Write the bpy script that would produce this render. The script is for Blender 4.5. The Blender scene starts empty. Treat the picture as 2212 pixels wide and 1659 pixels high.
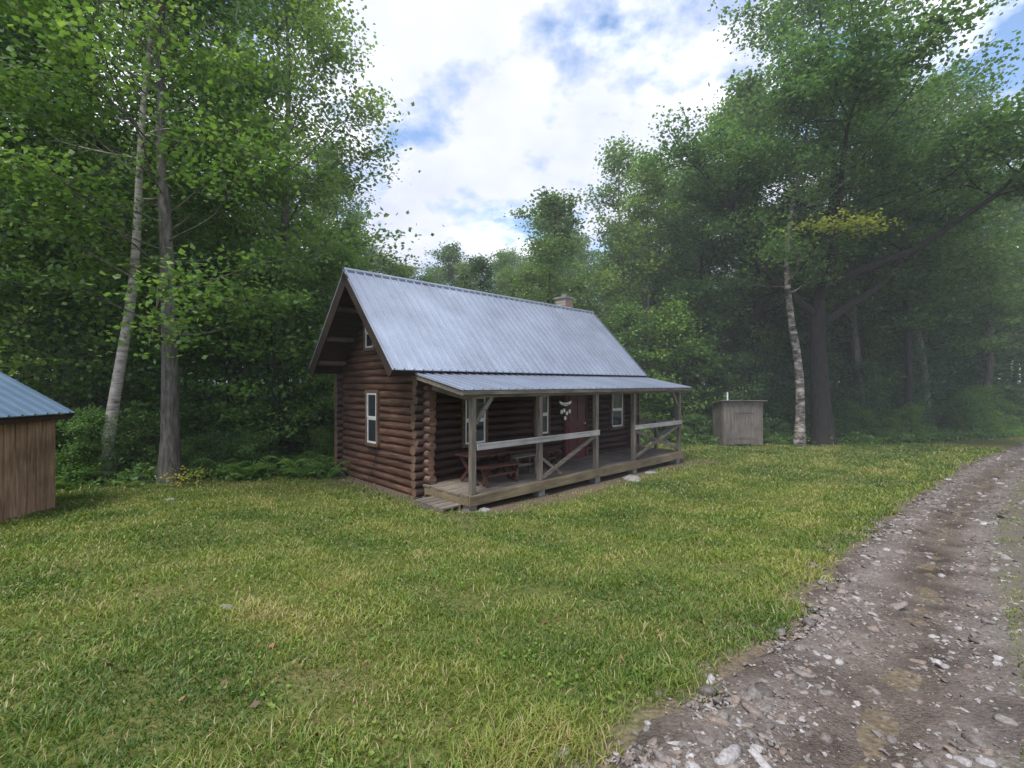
import bpy, bmesh, math, numpy as np, random
from mathutils import Vector, Matrix
random.seed(5)
RNG=np.random.default_rng(5)
scene=bpy.context.scene
scene.view_settings.view_transform='Standard'
try: scene.view_settings.look='None'
except Exception: pass
EYE=2.5
# ------------------------------------------------------------------ materials
def newmat(name):
    m=bpy.data.materials.new(name); m.use_nodes=True
    nt=m.node_tree; nt.nodes.clear()
    out=nt.nodes.new('ShaderNodeOutputMaterial')
    return m,nt,out
def N(nt,t,**kw):
    n=nt.nodes.new(t)
    for k,v in kw.items(): setattr(n,k,v)
    return n
def ramp(nt,fac,stops):
    r=N(nt,'ShaderNodeValToRGB')
    els=r.color_ramp.elements
    while len(els)<len(stops): els.new(0.5)
    for e,(p,c) in zip(els,stops):
        e.position=p; e.color=(c[0],c[1],c[2],1)
    nt.links.new(fac,r.inputs[0]); return r.outputs[0]
def noise(nt,scale,detail=5,vec=None,mscale=None,rough=.55):
    n=N(nt,'ShaderNodeTexNoise'); n.inputs['Scale'].default_value=scale; n.inputs['Detail'].default_value=detail
    n.inputs['Roughness'].default_value=rough
    tc=N(nt,'ShaderNodeTexCoord'); src=tc.outputs['Object']
    if mscale:
        mp=N(nt,'ShaderNodeMapping'); mp.inputs['Scale'].default_value=mscale
        nt.links.new(src,mp.inputs['Vector']); src=mp.outputs[0]
    nt.links.new(src,n.inputs['Vector'])
    return n.outputs['Fac']
def mix(nt,fac,a,b,mode='MIX'):
    m=N(nt,'ShaderNodeMix',data_type='RGBA',blend_type=mode)
    if isinstance(fac,(int,float)): m.inputs[0].default_value=fac
    else: nt.links.new(fac,m.inputs[0])
    for i,v in ((6,a),(7,b)):
        if isinstance(v,tuple): m.inputs[i].default_value=(v[0],v[1],v[2],1)
        else: nt.links.new(v,m.inputs[i])
    return m.outputs[2]
def bsdf(nt,out,col,rough=.8,metal=0,spec=.5,bump=None,bstr=.3,bdist=.02):
    b=N(nt,'ShaderNodeBsdfPrincipled')
    if isinstance(col,tuple): b.inputs['Base Color'].default_value=(*col,1)
    else: nt.links.new(col,b.inputs['Base Color'])
    if isinstance(rough,(int,float)): b.inputs['Roughness'].default_value=rough
    else: nt.links.new(rough,b.inputs['Roughness'])
    b.inputs['Metallic'].default_value=metal
    b.inputs['Specular IOR Level'].default_value=spec
    if bump is not None:
        bp=N(nt,'ShaderNodeBump'); bp.inputs['Strength'].default_value=bstr; bp.inputs['Distance'].default_value=bdist
        nt.links.new(bump,bp.inputs['Height']); nt.links.new(bp.outputs[0],b.inputs['Normal'])
    nt.links.new(b.outputs[0],out.inputs['Surface']); return b
def wood(name,stops,axis='X',rough=.8,spec=.25,scale=1.0,bstr=.4):
    m,nt,out=newmat(name)
    ms={'X':(1.2,16,16),'Y':(16,1.2,16),'Z':(16,16,1.2)}[axis]
    f=noise(nt,1.6*scale,8,mscale=ms,rough=.65)
    c=ramp(nt,f,stops)
    f2=noise(nt,1.1,4)
    c2=mix(nt,1.0,c,ramp(nt,f2,[(.3,(.62,.62,.62)),(.7,(1.2,1.18,1.15))]),'MULTIPLY')
    bsdf(nt,out,c2,rough,spec=spec,bump=f,bstr=bstr,bdist=.01)
    return m
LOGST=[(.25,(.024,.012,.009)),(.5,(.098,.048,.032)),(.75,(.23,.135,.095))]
LOGSX_SHADE=[(.25,(.012,.006,.005)),(.5,(.040,.020,.015)),(.75,(.085,.047,.035))]  # red-brown logs of the long walls, with porch shade put into the colour
M_logx_shade=wood('log_wood_x_shaded',LOGSX_SHADE,'X',.6,.3)
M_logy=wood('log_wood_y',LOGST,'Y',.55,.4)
M_logend=wood('log_end_wood',[(.3,(.06,.035,.024)),(.7,(.23,.145,.095))],'X',.8)
GR=[(.25,(.06,.05,.04)),(.5,(.165,.14,.115)),(.75,(.29,.255,.215))]
M_grayx=wood('weathered_wood_x',GR,'X'); M_grayy=wood('weathered_wood_y',GR,'Y'); M_grayz=wood('weathered_wood_z',GR,'Z')
M_rail=wood('pale_rail_wood',[(.25,(.22,.205,.19)),(.7,(.45,.43,.41))],'X')
M_dark=wood('dark_stained_wood',[(.3,(.022,.014,.010)),(.7,(.065,.045,.035))],'X')
M_darkred=wood('dark_red_wood',[(.3,(.05,.016,.012)),(.7,(.13,.04,.03))],'Z')
M_fascia=wood('fascia_wood',[(.25,(.08,.06,.035)),(.5,(.19,.15,.09)),(.75,(.29,.235,.15))],'X')
M_board=wood('brown_board_wood',[(.25,(.11,.062,.038)),(.5,(.28,.18,.11)),(.75,(.44,.31,.21))],'Z',.75)
M_outh=wood('gray_board_wood',[(.25,(.07,.06,.052)),(.5,(.155,.135,.118)),(.75,(.27,.24,.21))],'Z',.85)
def metal(name,col,r=.38):
    m,nt,out=newmat(name)
    f=noise(nt,1.5,5,mscale=(1,.35,1))
    c=ramp(nt,f,[(.3,tuple(x*.84 for x in col)),(.7,tuple(min(1,x*1.1) for x in col))])
    bsdf(nt,out,c,r,metal=.35,spec=.5); return m
M_roof=metal('metal_roofing',(.33,.37,.45))
M_roofb=metal('blue_metal_roofing',(.17,.25,.34))
M_white,nt,o=newmat('white_paint'); bsdf(nt,o,ramp(nt,noise(nt,9),[(.3,(.55,.55,.54)),(.6,(.75,.75,.74))]),.5)
M_glass,nt,o=newmat('window_glass'); bsdf(nt,o,(.03,.035,.04),.06,spec=.9)
M_red,nt,o=newmat('door_red_paint'); bsdf(nt,o,ramp(nt,noise(nt,5),[(.3,(.06,.012,.012)),(.7,(.11,.02,.02))]),.45)
M_blk,nt,o=newmat('dark_metal'); bsdf(nt,o,(.02,.02,.02),.5)
M_galv,nt,o=newmat('galvanised_metal'); bsdf(nt,o,(.45,.47,.5),.4,metal=.6)
M_stone,nt,o=newmat('concrete_block'); _f=noise(nt,14,6); bsdf(nt,o,ramp(nt,_f,[(.3,(.13,.12,.11)),(.7,(.30,.29,.27))]),.9,bump=_f)
M_brick,nt,o=newmat('chimney_brick'); bt=N(nt,'ShaderNodeTexBrick'); tc=N(nt,'ShaderNodeTexCoord')
mp=N(nt,'ShaderNodeMapping'); mp.inputs['Rotation'].default_value=(math.radians(90),0,0)
nt.links.new(tc.outputs['Object'],mp.inputs[0]); nt.links.new(mp.outputs[0],bt.inputs[0])
bt.inputs['Scale'].default_value=5; bt.inputs['Color1'].default_value=(.22,.12,.09,1); bt.inputs['Color2'].default_value=(.29,.19,.15,1); bt.inputs['Mortar'].default_value=(.34,.32,.30,1)
bsdf(nt,o,bt.outputs[0],.9)
def leafmat(name,stops,trans=.4):
    m,nt,out=newmat(name)
    a=N(nt,'ShaderNodeAttribute',attribute_name='tint')
    c=ramp(nt,a.outputs['Fac'],stops)
    oi=N(nt,'ShaderNodeObjectInfo')
    c=mix(nt,1.0,c,ramp(nt,oi.outputs['Random'],[(0,(.72,.82,.88)),(.5,(1,1,1)),(1,(1.3,1.18,.85))]),'MULTIPLY')
    b=N(nt,'ShaderNodeBsdfPrincipled'); nt.links.new(c,b.inputs['Base Color']); b.inputs['Roughness'].default_value=.5; b.inputs['Specular IOR Level'].default_value=.35
    t=N(nt,'ShaderNodeBsdfTranslucent'); c2=mix(nt,1.0,c,(1.25,1.35,.7),'MULTIPLY'); nt.links.new(c2,t.inputs[0])
    s=N(nt,'ShaderNodeMixShader'); s.inputs[0].default_value=trans
    nt.links.new(b.outputs[0],s.inputs[1]); nt.links.new(t.outputs[0],s.inputs[2]); nt.links.new(s.outputs[0],out.inputs['Surface'])
    return m
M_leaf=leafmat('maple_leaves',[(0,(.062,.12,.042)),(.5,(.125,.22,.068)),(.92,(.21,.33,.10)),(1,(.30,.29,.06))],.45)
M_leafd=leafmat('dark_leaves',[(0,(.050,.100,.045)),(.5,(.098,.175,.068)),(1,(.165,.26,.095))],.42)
M_sap=leafmat('sapling_leaves',[(0,(.08,.15,.045)),(.5,(.14,.25,.07)),(1,(.21,.34,.10))],.45)
M_fern=leafmat('fern_leaves',[(0,(.09,.18,.045)),(.5,(.17,.31,.065)),(1,(.26,.41,.10))])
M_yel=leafmat('yellow_leaves',[(0,(.27,.30,.06)),(.5,(.42,.41,.08)),(1,(.50,.42,.08))])
def barkm(name,stops,ms,sc):
    m,nt,out=newmat(name); f=noise(nt,sc,7,mscale=ms,rough=.65)
    bsdf(nt,out,ramp(nt,f,stops),.9,spec=.2,bump=f,bstr=.6,bdist=.03); return m
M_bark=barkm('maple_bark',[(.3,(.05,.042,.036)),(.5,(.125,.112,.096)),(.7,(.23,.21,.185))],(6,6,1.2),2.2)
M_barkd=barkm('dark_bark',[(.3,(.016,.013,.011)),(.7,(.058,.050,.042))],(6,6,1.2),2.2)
M_birch=barkm('birch_bark',[(.3,(.07,.06,.052)),(.43,(.34,.30,.26)),(.7,(.66,.60,.54))],(1.5,1.5,7),2.0)
M_birch2=barkm('mottled_birch_bark',[(.40,(.04,.034,.03)),(.50,(.18,.155,.135)),(.62,(.48,.43,.38))],(2.2,2.2,5),1.3)
# ------------------------------------------------------------------ helpers
class B:
    def __init__(s): s.v=[];s.f=[];s.m=[]
    def box(s,x0,x1,y0,y1,z0,z1,mi=0,mat=None):
        b=len(s.v)
        for z in (z0,z1):
            for x,y in ((x0,y0),(x1,y0),(x1,y1),(x0,y1)):
                p=Vector((x,y,z)); s.v.append(tuple(mat@p) if mat else (x,y,z))
        for f in ((0,3,2,1),(4,5,6,7),(0,1,5,4),(1,2,6,5),(2,3,7,6),(3,0,4,7)):
            s.f.append(tuple(b+i for i in f)); s.m.append(mi)
    def beam(s,p,q,w,h,mi=0):
        p=Vector(p);q=Vector(q);d=q-p;L=d.length;x=d.normalized()
        up=Vector((0,0,1))
        if abs(x.dot(up))>.98: up=Vector((0,1,0))
        y=up.cross(x).normalized(); z=x.cross(y)
        M=Matrix(((x.x,y.x,z.x,p.x),(x.y,y.y,z.y,p.y),(x.z,y.z,z.z,p.z),(0,0,0,1)))
        s.box(0,L,-w/2,w/2,-h/2,h/2,mi,M)
    def tube(s,pts,rad,n=10,mi=0,cap=None):
        b=len(s.v); pts=[Vector(p) for p in pts]; k=len(pts)
        for i,p in enumerate(pts):
            d=(pts[min(i+1,k-1)]-pts[max(i-1,0)])
            if d.length<1e-6: d=Vector((0,0,1))
            d.normalize()
            ref=Vector((0,0,1)) if abs(d.z)<.9 else Vector((1,0,0))
            a=d.cross(ref).normalized(); c=d.cross(a)
            for j in range(n):
                t=2*math.pi*j/n
                s.v.append(tuple(p+(a*math.cos(t)+c*math.sin(t))*rad[i]))
        for i in range(k-1):
            for j in range(n):
                j2=(j+1)%n
                s.f.append((b+i*n+j,b+i*n+j2,b+(i+1)*n+j2,b+(i+1)*n+j)); s.m.append(mi)
        if cap is not None:
            s.f.append(tuple(b+j for j in range(n))[::-1]); s.m.append(cap)
            s.f.append(tuple(b+(k-1)*n+j for j in range(n))); s.m.append(cap)
    def obj(s,name,mats,parent=None,smooth=False,bevel=0):
        me=bpy.data.meshes.new(name); me.from_pydata(s.v,[],s.f); me.update()
        for m in mats: me.materials.append(m)
        me.polygons.foreach_set('material_index',s.m)
        if smooth: me.polygons.foreach_set('use_smooth',[len(f)==4 for f in s.f])
        o=bpy.data.objects.new(name,me); scene.collection.objects.link(o)
        if parent: o.parent=parent
        if bevel:
            bv=o.modifiers.new('bevel','BEVEL'); bv.width=bevel; bv.segments=2; bv.limit_method='ANGLE'
        return o
def empty(name,loc=(0,0,0),rz=0,parent=None):
    e=bpy.data.objects.new(name,None); scene.collection.objects.link(e); e.location=loc; e.rotation_euler=(0,0,rz)
    if parent: e.parent=parent
    return e
def npmesh(name,V,F,mats,attrs=None,mi=None,smooth=None,fsize=4):
    groups=F if isinstance(F,list) else [F]
    me=bpy.data.meshes.new(name)
    loops=np.concatenate([g.ravel() for g in groups]).astype(np.int32)
    tot=np.concatenate([np.full(len(g),g.shape[1],np.int32) for g in groups])
    st=np.concatenate([[0],np.cumsum(tot)[:-1]]).astype(np.int32)
    me.vertices.add(len(V)); me.vertices.foreach_set('co',np.ascontiguousarray(V,dtype=np.float32).ravel())
    me.loops.add(len(loops)); me.loops.foreach_set('vertex_index',loops)
    me.polygons.add(len(tot)); me.polygons.foreach_set('loop_start',st); me.polygons.foreach_set('loop_total',tot)
    if mi is not None: me.polygons.foreach_set('material_index',mi.astype(np.int32))
    if smooth is not None: me.polygons.foreach_set('use_smooth',smooth)
    me.update(calc_edges=True)
    for k,a in (attrs or {}).items():
        at=me.attributes.new(k,'FLOAT','POINT'); at.data.foreach_set('value',a.astype(np.float32))
    for m in mats: me.materials.append(m)
    return me
def link(name,me,loc=(0,0,0),rz=0,sc=1,parent=None):
    o=bpy.data.objects.new(name,me); scene.collection.objects.link(o); o.location=loc; o.rotation_euler=(0,0,rz)
    o.scale=(sc,sc,sc) if isinstance(sc,(int,float)) else sc
    if parent: o.parent=parent
    return o
def vn(x,y,s=1.0,o=0.0):
    x=x*s+o;y=y*s-o*1.7
    return (np.sin(x*1.3+1.7*np.sin(y*.9+.3))+np.sin(y*1.7+1.3*np.sin(x*1.1+2))+np.sin((x+y)*2.3+1.1*np.sin((x-y)*1.9))*.6+np.sin((x*1.9-y*2.6)*1.7+.5)*.4)/3.0
def gh(x,y):
    x=np.asarray(x,float);y=np.asarray(y,float)
    yy=np.maximum(y,-12)
    h=.095*np.logaddexp(0,(9.3-yy)*1.2)/1.2
    return h+.03*vn(x,y,.5)+.014*vn(x,y,1.7,3)
# ------------------------------------------------------------------ road line
RL=np.array([(-14,-11.5),(-4,-1.9),(-1.2,.7),(.53,2.23),(2.1,3.65),(4.9,6.55),(7.9,9.4),(13.9,14.4),(20,18.6),(30,25),(45,33),(75,46)],float)
def road_d(x,y):
    x=np.asarray(x,float);y=np.asarray(y,float)
    best=np.full(x.shape,1e9);sd=np.zeros(x.shape)
    for a,b in zip(RL[:-1],RL[1:]):
        d=b-a;L=d@d
        t=np.clip(((x-a[0])*d[0]+(y-a[1])*d[1])/L,0,1)
        px=x-(a[0]+t*d[0]);py=y-(a[1]+t*d[1])
        dist=np.hypot(px,py); s=np.sign(px*d[1]-py*d[0])
        k=dist<best; best=np.where(k,dist,best); sd=np.where(k,s*dist,sd)
    return sd
def smst(a,b,x):
    t=np.clip((x-a)/(b-a),0,1); return t*t*(3-2*t)
CA=math.radians(44.0); U=(math.cos(CA),math.sin(CA)); P0=(-.80,9.02)
def cab_local(x,y):
    dx=x-P0[0];dy=y-P0[1]
    return dx*U[0]+dy*U[1], -dx*U[1]+dy*U[0]
def forest_edge(x):
    x=np.asarray(x,float)
    return np.interp(x,[-40,-14,-9,-5,-3,2,4,9,16,24,40],[8,10.3,11.8,13.0,17.5,20.5,20.2,19.3,19.9,22.3,31])
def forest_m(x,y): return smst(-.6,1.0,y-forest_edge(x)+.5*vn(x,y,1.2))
# ------------------------------------------------------------------ ground
def axis(lo,hi,a,b,st):
    mid=np.arange(a,b+1e-6,st); l=[];v=a;s=st
    while v>lo: s*=1.35; v-=s; l.append(v)
    r=[];v=b;s=st
    while v<hi: s*=1.35; v+=s; r.append(v)
    return np.array(l[::-1]+list(mid)+r)
xs=axis(-400,400,-22,30,.22); ys=axis(-300,600,-6,28,.22)
X,Y=np.meshgrid(xs,ys); Z=gh(X,Y)
V=np.stack([X,Y,Z],-1).reshape(-1,3); nx=len(xs);ny=len(ys)
idx=np.arange(nx*ny).reshape(ny,nx)
F=np.stack([idx[:-1,:-1],idx[:-1,1:],idx[1:,1:],idx[1:,:-1]],-1).reshape(-1,4)
lx,ly=cab_local(V[:,0],V[:,1])
dc=np.maximum(np.maximum(-lx,lx-8.9),np.maximum(-ly,ly-5.8))
dirt=1-smst(.1,1.0,dc+.3*vn(V[:,0],V[:,1],2.2))
dr=road_d(V[:,0],V[:,1]); dirt=np.maximum(dirt,.9*smst(-.55,-.05,dr+.2*vn(V[:,0],V[:,1],3))*(dr<3.4))
ds=np.maximum(np.abs(V[:,0]+10.5)-1.7,np.abs(V[:,1]-7.4)-2.2); dirt=np.maximum(dirt,1-smst(0,.6,ds))
mg,nt,o=newmat('lawn_ground')
fa=N(nt,'ShaderNodeAttribute',attribute_name='forest'); da=N(nt,'ShaderNodeAttribute',attribute_name='dirt')
f1=noise(nt,.8,6); f2=noise(nt,30,6)
g=ramp(nt,f1,[(.3,(.085,.105,.027)),(.55,(.12,.125,.04)),(.75,(.165,.135,.06))])
g=mix(nt,1.0,g,ramp(nt,f2,[(.3,(.5,.5,.5)),(.7,(1.3,1.3,1.3))]),'MULTIPLY')
e=ramp(nt,f2,[(.3,(.075,.056,.042)),(.6,(.165,.13,.095)),(.75,(.26,.21,.155))])
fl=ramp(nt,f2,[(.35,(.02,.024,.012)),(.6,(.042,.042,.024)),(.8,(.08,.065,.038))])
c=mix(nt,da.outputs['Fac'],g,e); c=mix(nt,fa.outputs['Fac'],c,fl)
bsdf(nt,o,c,.95,spec=.1,bump=f2,bstr=.5,bdist=.03)
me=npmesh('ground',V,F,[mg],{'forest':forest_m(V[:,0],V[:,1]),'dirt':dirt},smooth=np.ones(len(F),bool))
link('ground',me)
# ------------------------------------------------------------------ road
def resample(P,st):
    out=[]
    for i in range(len(P)-1):
        n=max(1,int(np.hypot(*(P[i+1]-P[i]))/st))
        p0=P[max(i-1,0)];p1=P[i];p2=P[i+1];p3=P[min(i+2,len(P)-1)]
        for k in range(n):
            t=k/n
            out.append(.5*((2*p1)+(-p0+p2)*t+(2*p0-5*p1+4*p2-p3)*t*t+(-p0+3*p1-3*p2+p3)*t**3))
    out.append(P[-1]); return np.array(out)
C=resample(RL,.15); T=np.gradient(C,axis=0); T/=np.linalg.norm(T,axis=1)[:,None]; Rn=np.stack([T[:,1],-T[:,0]],1)
W=np.linspace(0,3.05,26)
lat=np.repeat(W[None],len(C),0).copy()
jit=.16*vn(C[:,0],C[:,1],3.1)+.07*vn(C[:,0],C[:,1],11,2)
lat[:,0]+=-.02+jit; lat[:,1]+=jit*.6; lat[:,-1]+=jit
Rx=C[:,0,None]+Rn[:,0,None]*lat; Ry=C[:,1,None]+Rn[:,1,None]*lat
prof=-.045*np.exp(-((W-.72)/.28)**2)-.035*np.exp(-((W-2.4)/.28)**2)+.035*np.exp(-((W-1.55)/.3)**2)
Rz=gh(Rx,Ry)+.045+prof[None]+.012*vn(Rx,Ry,7)+.006*vn(Rx,Ry,17,3); Rz[:,0]-=.038; Rz[:,-1]-=.038
V=np.stack([Rx,Ry,Rz],-1).reshape(-1,3); n0,n1=Rx.shape; idx=np.arange(n0*n1).reshape(n0,n1)
F=np.stack([idx[:-1,:-1],idx[:-1,1:],idx[1:,1:],idx[1:,:-1]],-1).reshape(-1,4)[:,::-1]
mr,nt,o=newmat('dirt_road')
la=N(nt,'ShaderNodeAttribute',attribute_name='lat')
f1=noise(nt,2.2,6); f2=noise(nt,45,5)
vo=N(nt,'ShaderNodeTexVoronoi'); vo.inputs['Scale'].default_value=38; tc=N(nt,'ShaderNodeTexCoord'); nt.links.new(tc.outputs['Object'],vo.inputs['Vector'])
base=ramp(nt,f1,[(.3,(.062,.046,.036)),(.5,(.115,.088,.070)),(.7,(.175,.14,.112))])
base=mix(nt,1.0,base,ramp(nt,f2,[(.3,(.55,.55,.55)),(.7,(1.35,1.35,1.35))]),'MULTIPLY')
grav=ramp(nt,vo.outputs['Color'],[(0,(.10,.085,.072)),(.5,(.175,.155,.138)),(1,(.27,.25,.24))])
gm=ramp(nt,la.outputs['Fac'],[(0,(.2,.2,.2)),(.08,(.7,.7,.7)),(.17,(.1,.1,.1)),(.28,(.05,.05,.05)),(.36,(.8,.8,.8)),(.45,(.5,.5,.5)),(.6,(.4,.4,.4)),(.8,(.1,.1,.1)),(1,(.6,.6,.6))])
gf=mix(nt,1.0,gm,ramp(nt,f1,[(.35,(.3,.3,.3)),(.65,(1,1,1))]),'MULTIPLY')
c=mix(nt,gf,base,grav)
gs=ramp(nt,la.outputs['Fac'],[(.36,(0,0,0)),(.45,(.5,.5,.5)),(.58,(.6,.6,.6)),(.64,(0,0,0))])
c=mix(nt,mix(nt,1.0,gs,ramp(nt,f1,[(.42,(.1,.1,.1)),(.6,(1,1,1))]),'MULTIPLY'),c,(.105,.105,.05))
rr=mix(nt,1.0,ramp(nt,gm,[(.1,(.48,.48,.48)),(.5,(1,1,1))]),ramp(nt,f1,[(.35,(.5,.5,.5)),(.6,(1,1,1))]),'MULTIPLY')
bsdf(nt,o,c,rr,spec=.38,bump=f2,bstr=.8,bdist=.03)
me=npmesh('gravel_road',V,F,[mr],{'lat':np.clip(lat.ravel()/3.05,0,1)},smooth=np.ones(len(F),bool))
link('gravel_road',me)
def ico(sub):
    bm=bmesh.new(); bmesh.ops.create_icosphere(bm,subdivisions=sub,radius=1); bm.verts.ensure_lookup_table()
    a=np.array([v.co[:] for v in bm.verts]); f=np.array([[v.index for v in f.verts] for f in bm.faces]); bm.free(); return a,f
SV,SF=ico(2); SV1,SF1=ico(1)
ms,nt,o=newmat('road_stones'); ta=N(nt,'ShaderNodeAttribute',attribute_name='tint'); f=noise(nt,60,5)
c=ramp(nt,ta.outputs['Fac'],[(0,(.09,.076,.067)),(.25,(.15,.13,.118)),(.5,(.21,.19,.175)),(.7,(.21,.155,.12)),(.86,(.28,.26,.25)),(1,(.38,.36,.35))])
c=mix(nt,1.0,c,ramp(nt,f,[(.3,(.6,.6,.6)),(.7,(1.2,1.2,1.2))]),'MULTIPLY'); bsdf(nt,o,c,.6,spec=.35,bump=f,bstr=.3,bdist=.006)
def stone_mesh(name,n,seed,mu,sd_,lo_,hi_,SVx,SFx,thr,sm):
    r=np.random.default_rng(seed)
    cd=np.hypot(C[:,0],C[:,1]); w=np.where((C[:,1]>.2)&(C[:,1]<32),1/np.maximum(cd,1.2)**1.15,0); w/=w.sum()
    i=r.choice(len(C),n,p=w); comp=r.random(n)
    la=np.where(comp<.40,r.normal(.20,.2,n),np.where(comp<.66,r.normal(1.12,.2,n),np.where(comp<.86,r.uniform(-.1,3.1,n),r.normal(2.0,.2,n))))
    x=C[i,0]+Rn[i,0]*la+T[i,0]*r.uniform(-.08,.08,n); y=C[i,1]+Rn[i,1]*la+T[i,1]*r.uniform(-.08,.08,n)
    kp=(vn(x,y,1.9,6)+.5*vn(x,y,5,6)+r.normal(0,.35,n)>thr)
    x=x[kp];y=y[kp];la=la[kp];n=len(x)
    dd=np.hypot(x,y)
    s=np.exp(r.normal(mu,sd_,n))*(1+.05*dd); s=np.clip(s,lo_,hi_)
    z=gh(x,y)+np.interp(la,[-.05,.1,3,3.1],[0,.042,.042,0])+np.interp(la,W,prof)+.012*vn(x,y,7)+.006*vn(x,y,17,3)
    sc=np.stack([r.uniform(.8,1.6,n),r.uniform(.65,1.1,n),r.uniform(.35,.7,n)],1)*s[:,None]
    k=len(SVx); P=SVx[None]*sc[:,None]
    P=P*(1+.18*np.sin(SVx[None,:,0]*3.1*r.uniform(.6,1.6,(n,1))+r.uniform(0,6,(n,1)))+.18*np.sin(SVx[None,:,1]*3.7+r.uniform(0,6,(n,1))+SVx[None,:,2]*2.6)+.05*r.normal(0,1,(n,k)))[...,None]
    a=r.uniform(0,6.28,n); ca=np.cos(a)[:,None];sa=np.sin(a)[:,None]; tl=r.normal(0,.25,n)[:,None]
    Px=P[...,0]*ca-P[...,1]*sa; Py=P[...,0]*sa+P[...,1]*ca; Pz=P[...,2]+Px*tl
    V=np.stack([Px+x[:,None],Py+y[:,None],Pz+z[:,None]+s[:,None]*.05],-1).reshape(-1,3)
    F=(SFx[None]+(np.arange(n)*k)[:,None,None]).reshape(-1,3)
    link(name,npmesh(name,V,F,[ms],{'tint':np.repeat(r.random(n),k)},smooth=np.full(len(F),sm)))
stone_mesh('gravel',42000,3,-4.9,.4,.003,.03,SV1,SF1,-.45,False)
stone_mesh('gravel',3400,4,-3.9,.38,.012,.06,SV,SF,-.2,True)
# ------------------------------------------------------------------ grass
def grass(n,rmin,rmax,pw,seed):
    r=np.random.default_rng(seed)
    u=r.random(n); q=2-pw
    R=(rmin**q+u*(rmax**q-rmin**q))**(1/q) if abs(q)>1e-3 else rmin*(rmax/rmin)**u
    th=r.uniform(-1.08,1.08,n)
    x=R*np.sin(th);y=R*np.cos(th)
    d=road_d(x,y); lx,ly=cab_local(x,y)
    dc=np.maximum(np.maximum(-lx,lx-8.9),np.maximum(-ly,ly-5.8))
    nz=vn(x,y,3.0)
    keep=(d<-.04+.2*nz-np.abs(r.normal(0,.14,n)))|((d>1.25)&(d<1.95)&(r.random(n)<.16+.35*nz))|(d>3.1+.1*nz)
    keep&=(dc+.3*vn(x,y,2.2)>r.uniform(.05,.9,n))
    keep&=(y<forest_edge(x)+.6*nz+r.normal(0,.4,n))
    keep&=~((np.abs(x+10.5)<1.6)&(np.abs(y-7.4)<2.1))
    keep&=(r.random(n)<np.clip(.82+.5*vn(x,y,1.5,5)+.4*vn(x,y,5,1),.18,1))
    return x[keep],y[keep],R[keep],d[keep]
gx,gy,gR,gd=grass(680000,1.7,26,1.35,11)
n=len(gx); r=np.random.default_rng(12)
patch=vn(gx,gy,.8,2); tuft=vn(gx,gy,4,7)
h=(.022+.022*r.random(n)+.018*np.clip(tuft,-1,1))*(1+.04*gR)*np.where(gd>1,.6,1)
h*=np.where((gd>-.6)&(gd<.3),1.3,1)
long_=r.random(n)<.04; h[long_]*=1.7
w=(.0016+.0010*r.random(n))*(1+.26*gR)
gz=gh(gx,gy)-.003+np.where((gd>1)&(gd<3),.045+.02,0)
az=r.uniform(0,6.28,n); lean=h*r.uniform(.3,1.5,n); ld=r.uniform(0,6.28,n)
bx=np.cos(az)*w;by=np.sin(az)*w; ex=np.cos(ld)*lean; ey=np.sin(ld)*lean
P=np.empty((n,5,3))
P[:,0]=np.stack([gx-bx,gy-by,gz],1);P[:,1]=np.stack([gx+bx,gy+by,gz],1)
P[:,2]=np.stack([gx+bx*.8+ex*.35,gy+by*.8+ey*.35,gz+h*.62],1);P[:,3]=np.stack([gx-bx*.8+ex*.35,gy-by*.8+ey*.35,gz+h*.62],1)
P[:,4]=np.stack([gx+ex,gy+ey,gz+h*.92],1)
o5=(np.arange(n)*5)[:,None]
F4=o5+np.array([[0,1,2,3]]);F3=o5+np.array([[3,2,4]])
patch2=vn(gx,gy,2.1,9)
tint=np.clip(.40+.34*patch+.28*patch2+.16*tuft+r.normal(0,.17,n),0,1); dry=r.random(n)<.07+.16*np.clip(patch2,0,1); tint[dry]=1.0
mgz=leafmat('grass_blades',[(0,(.055,.11,.024)),(.35,(.115,.185,.035)),(.65,(.19,.245,.048)),(.9,(.285,.285,.082)),(1,(.36,.31,.175))],.3)
me=npmesh('lawn_grass',P.reshape(-1,3),[F4,F3],[mgz],{'tint':np.repeat(tint,5)}); link('lawn_grass',me)
def leafcloud(cent,size,tint,r,flat=.5,asp=.75):
    n=len(cent)
    a=r.normal(size=(n,3)); a[:,2]*=flat; a/=np.linalg.norm(a,axis=1)[:,None]
    up=np.tile([0,0,1.],(n,1))+r.normal(0,flat,(n,3))
    b=np.cross(up,a); b/=np.linalg.norm(b,axis=1)[:,None]+1e-9; nn=np.cross(a,b)
    s=size[:,None]
    P=np.empty((n,4,3)); P[:,0]=cent-a*s*.5; P[:,1]=cent+b*s*.5*asp-nn*s*.12+a*s*.05; P[:,2]=cent+a*s*.5-nn*s*.1; P[:,3]=cent-b*s*.5*asp-nn*s*.12+a*s*.05
    F=(np.arange(n)*4)[:,None]+np.array([[0,1,2,3]])
    return P.reshape(-1,3),F,np.repeat(tint,4)
r=np.random.default_rng(20)
wx,wy,wR,wd=grass(26000,1.7,22,1.3,21)
kk=(vn(wx,wy,2.3,4)>.1); wx=wx[kk];wy=wy[kk];wR=wR[kk]; n=len(wx)
c_=np.stack([wx,wy,gh(wx,wy)+.02+.02*r.random(n)],1)
V,F,t=leafcloud(c_,.02*(1+.06*wR)*r.uniform(.7,1.5,n),r.random(n),r,.35,.9)
link('lawn_clover',npmesh('lawn_clover',V,F,[leafmat('clover_leaves',[(0,(.075,.15,.033)),(1,(.17,.27,.058))],.3)],{'tint':t}))
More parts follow.
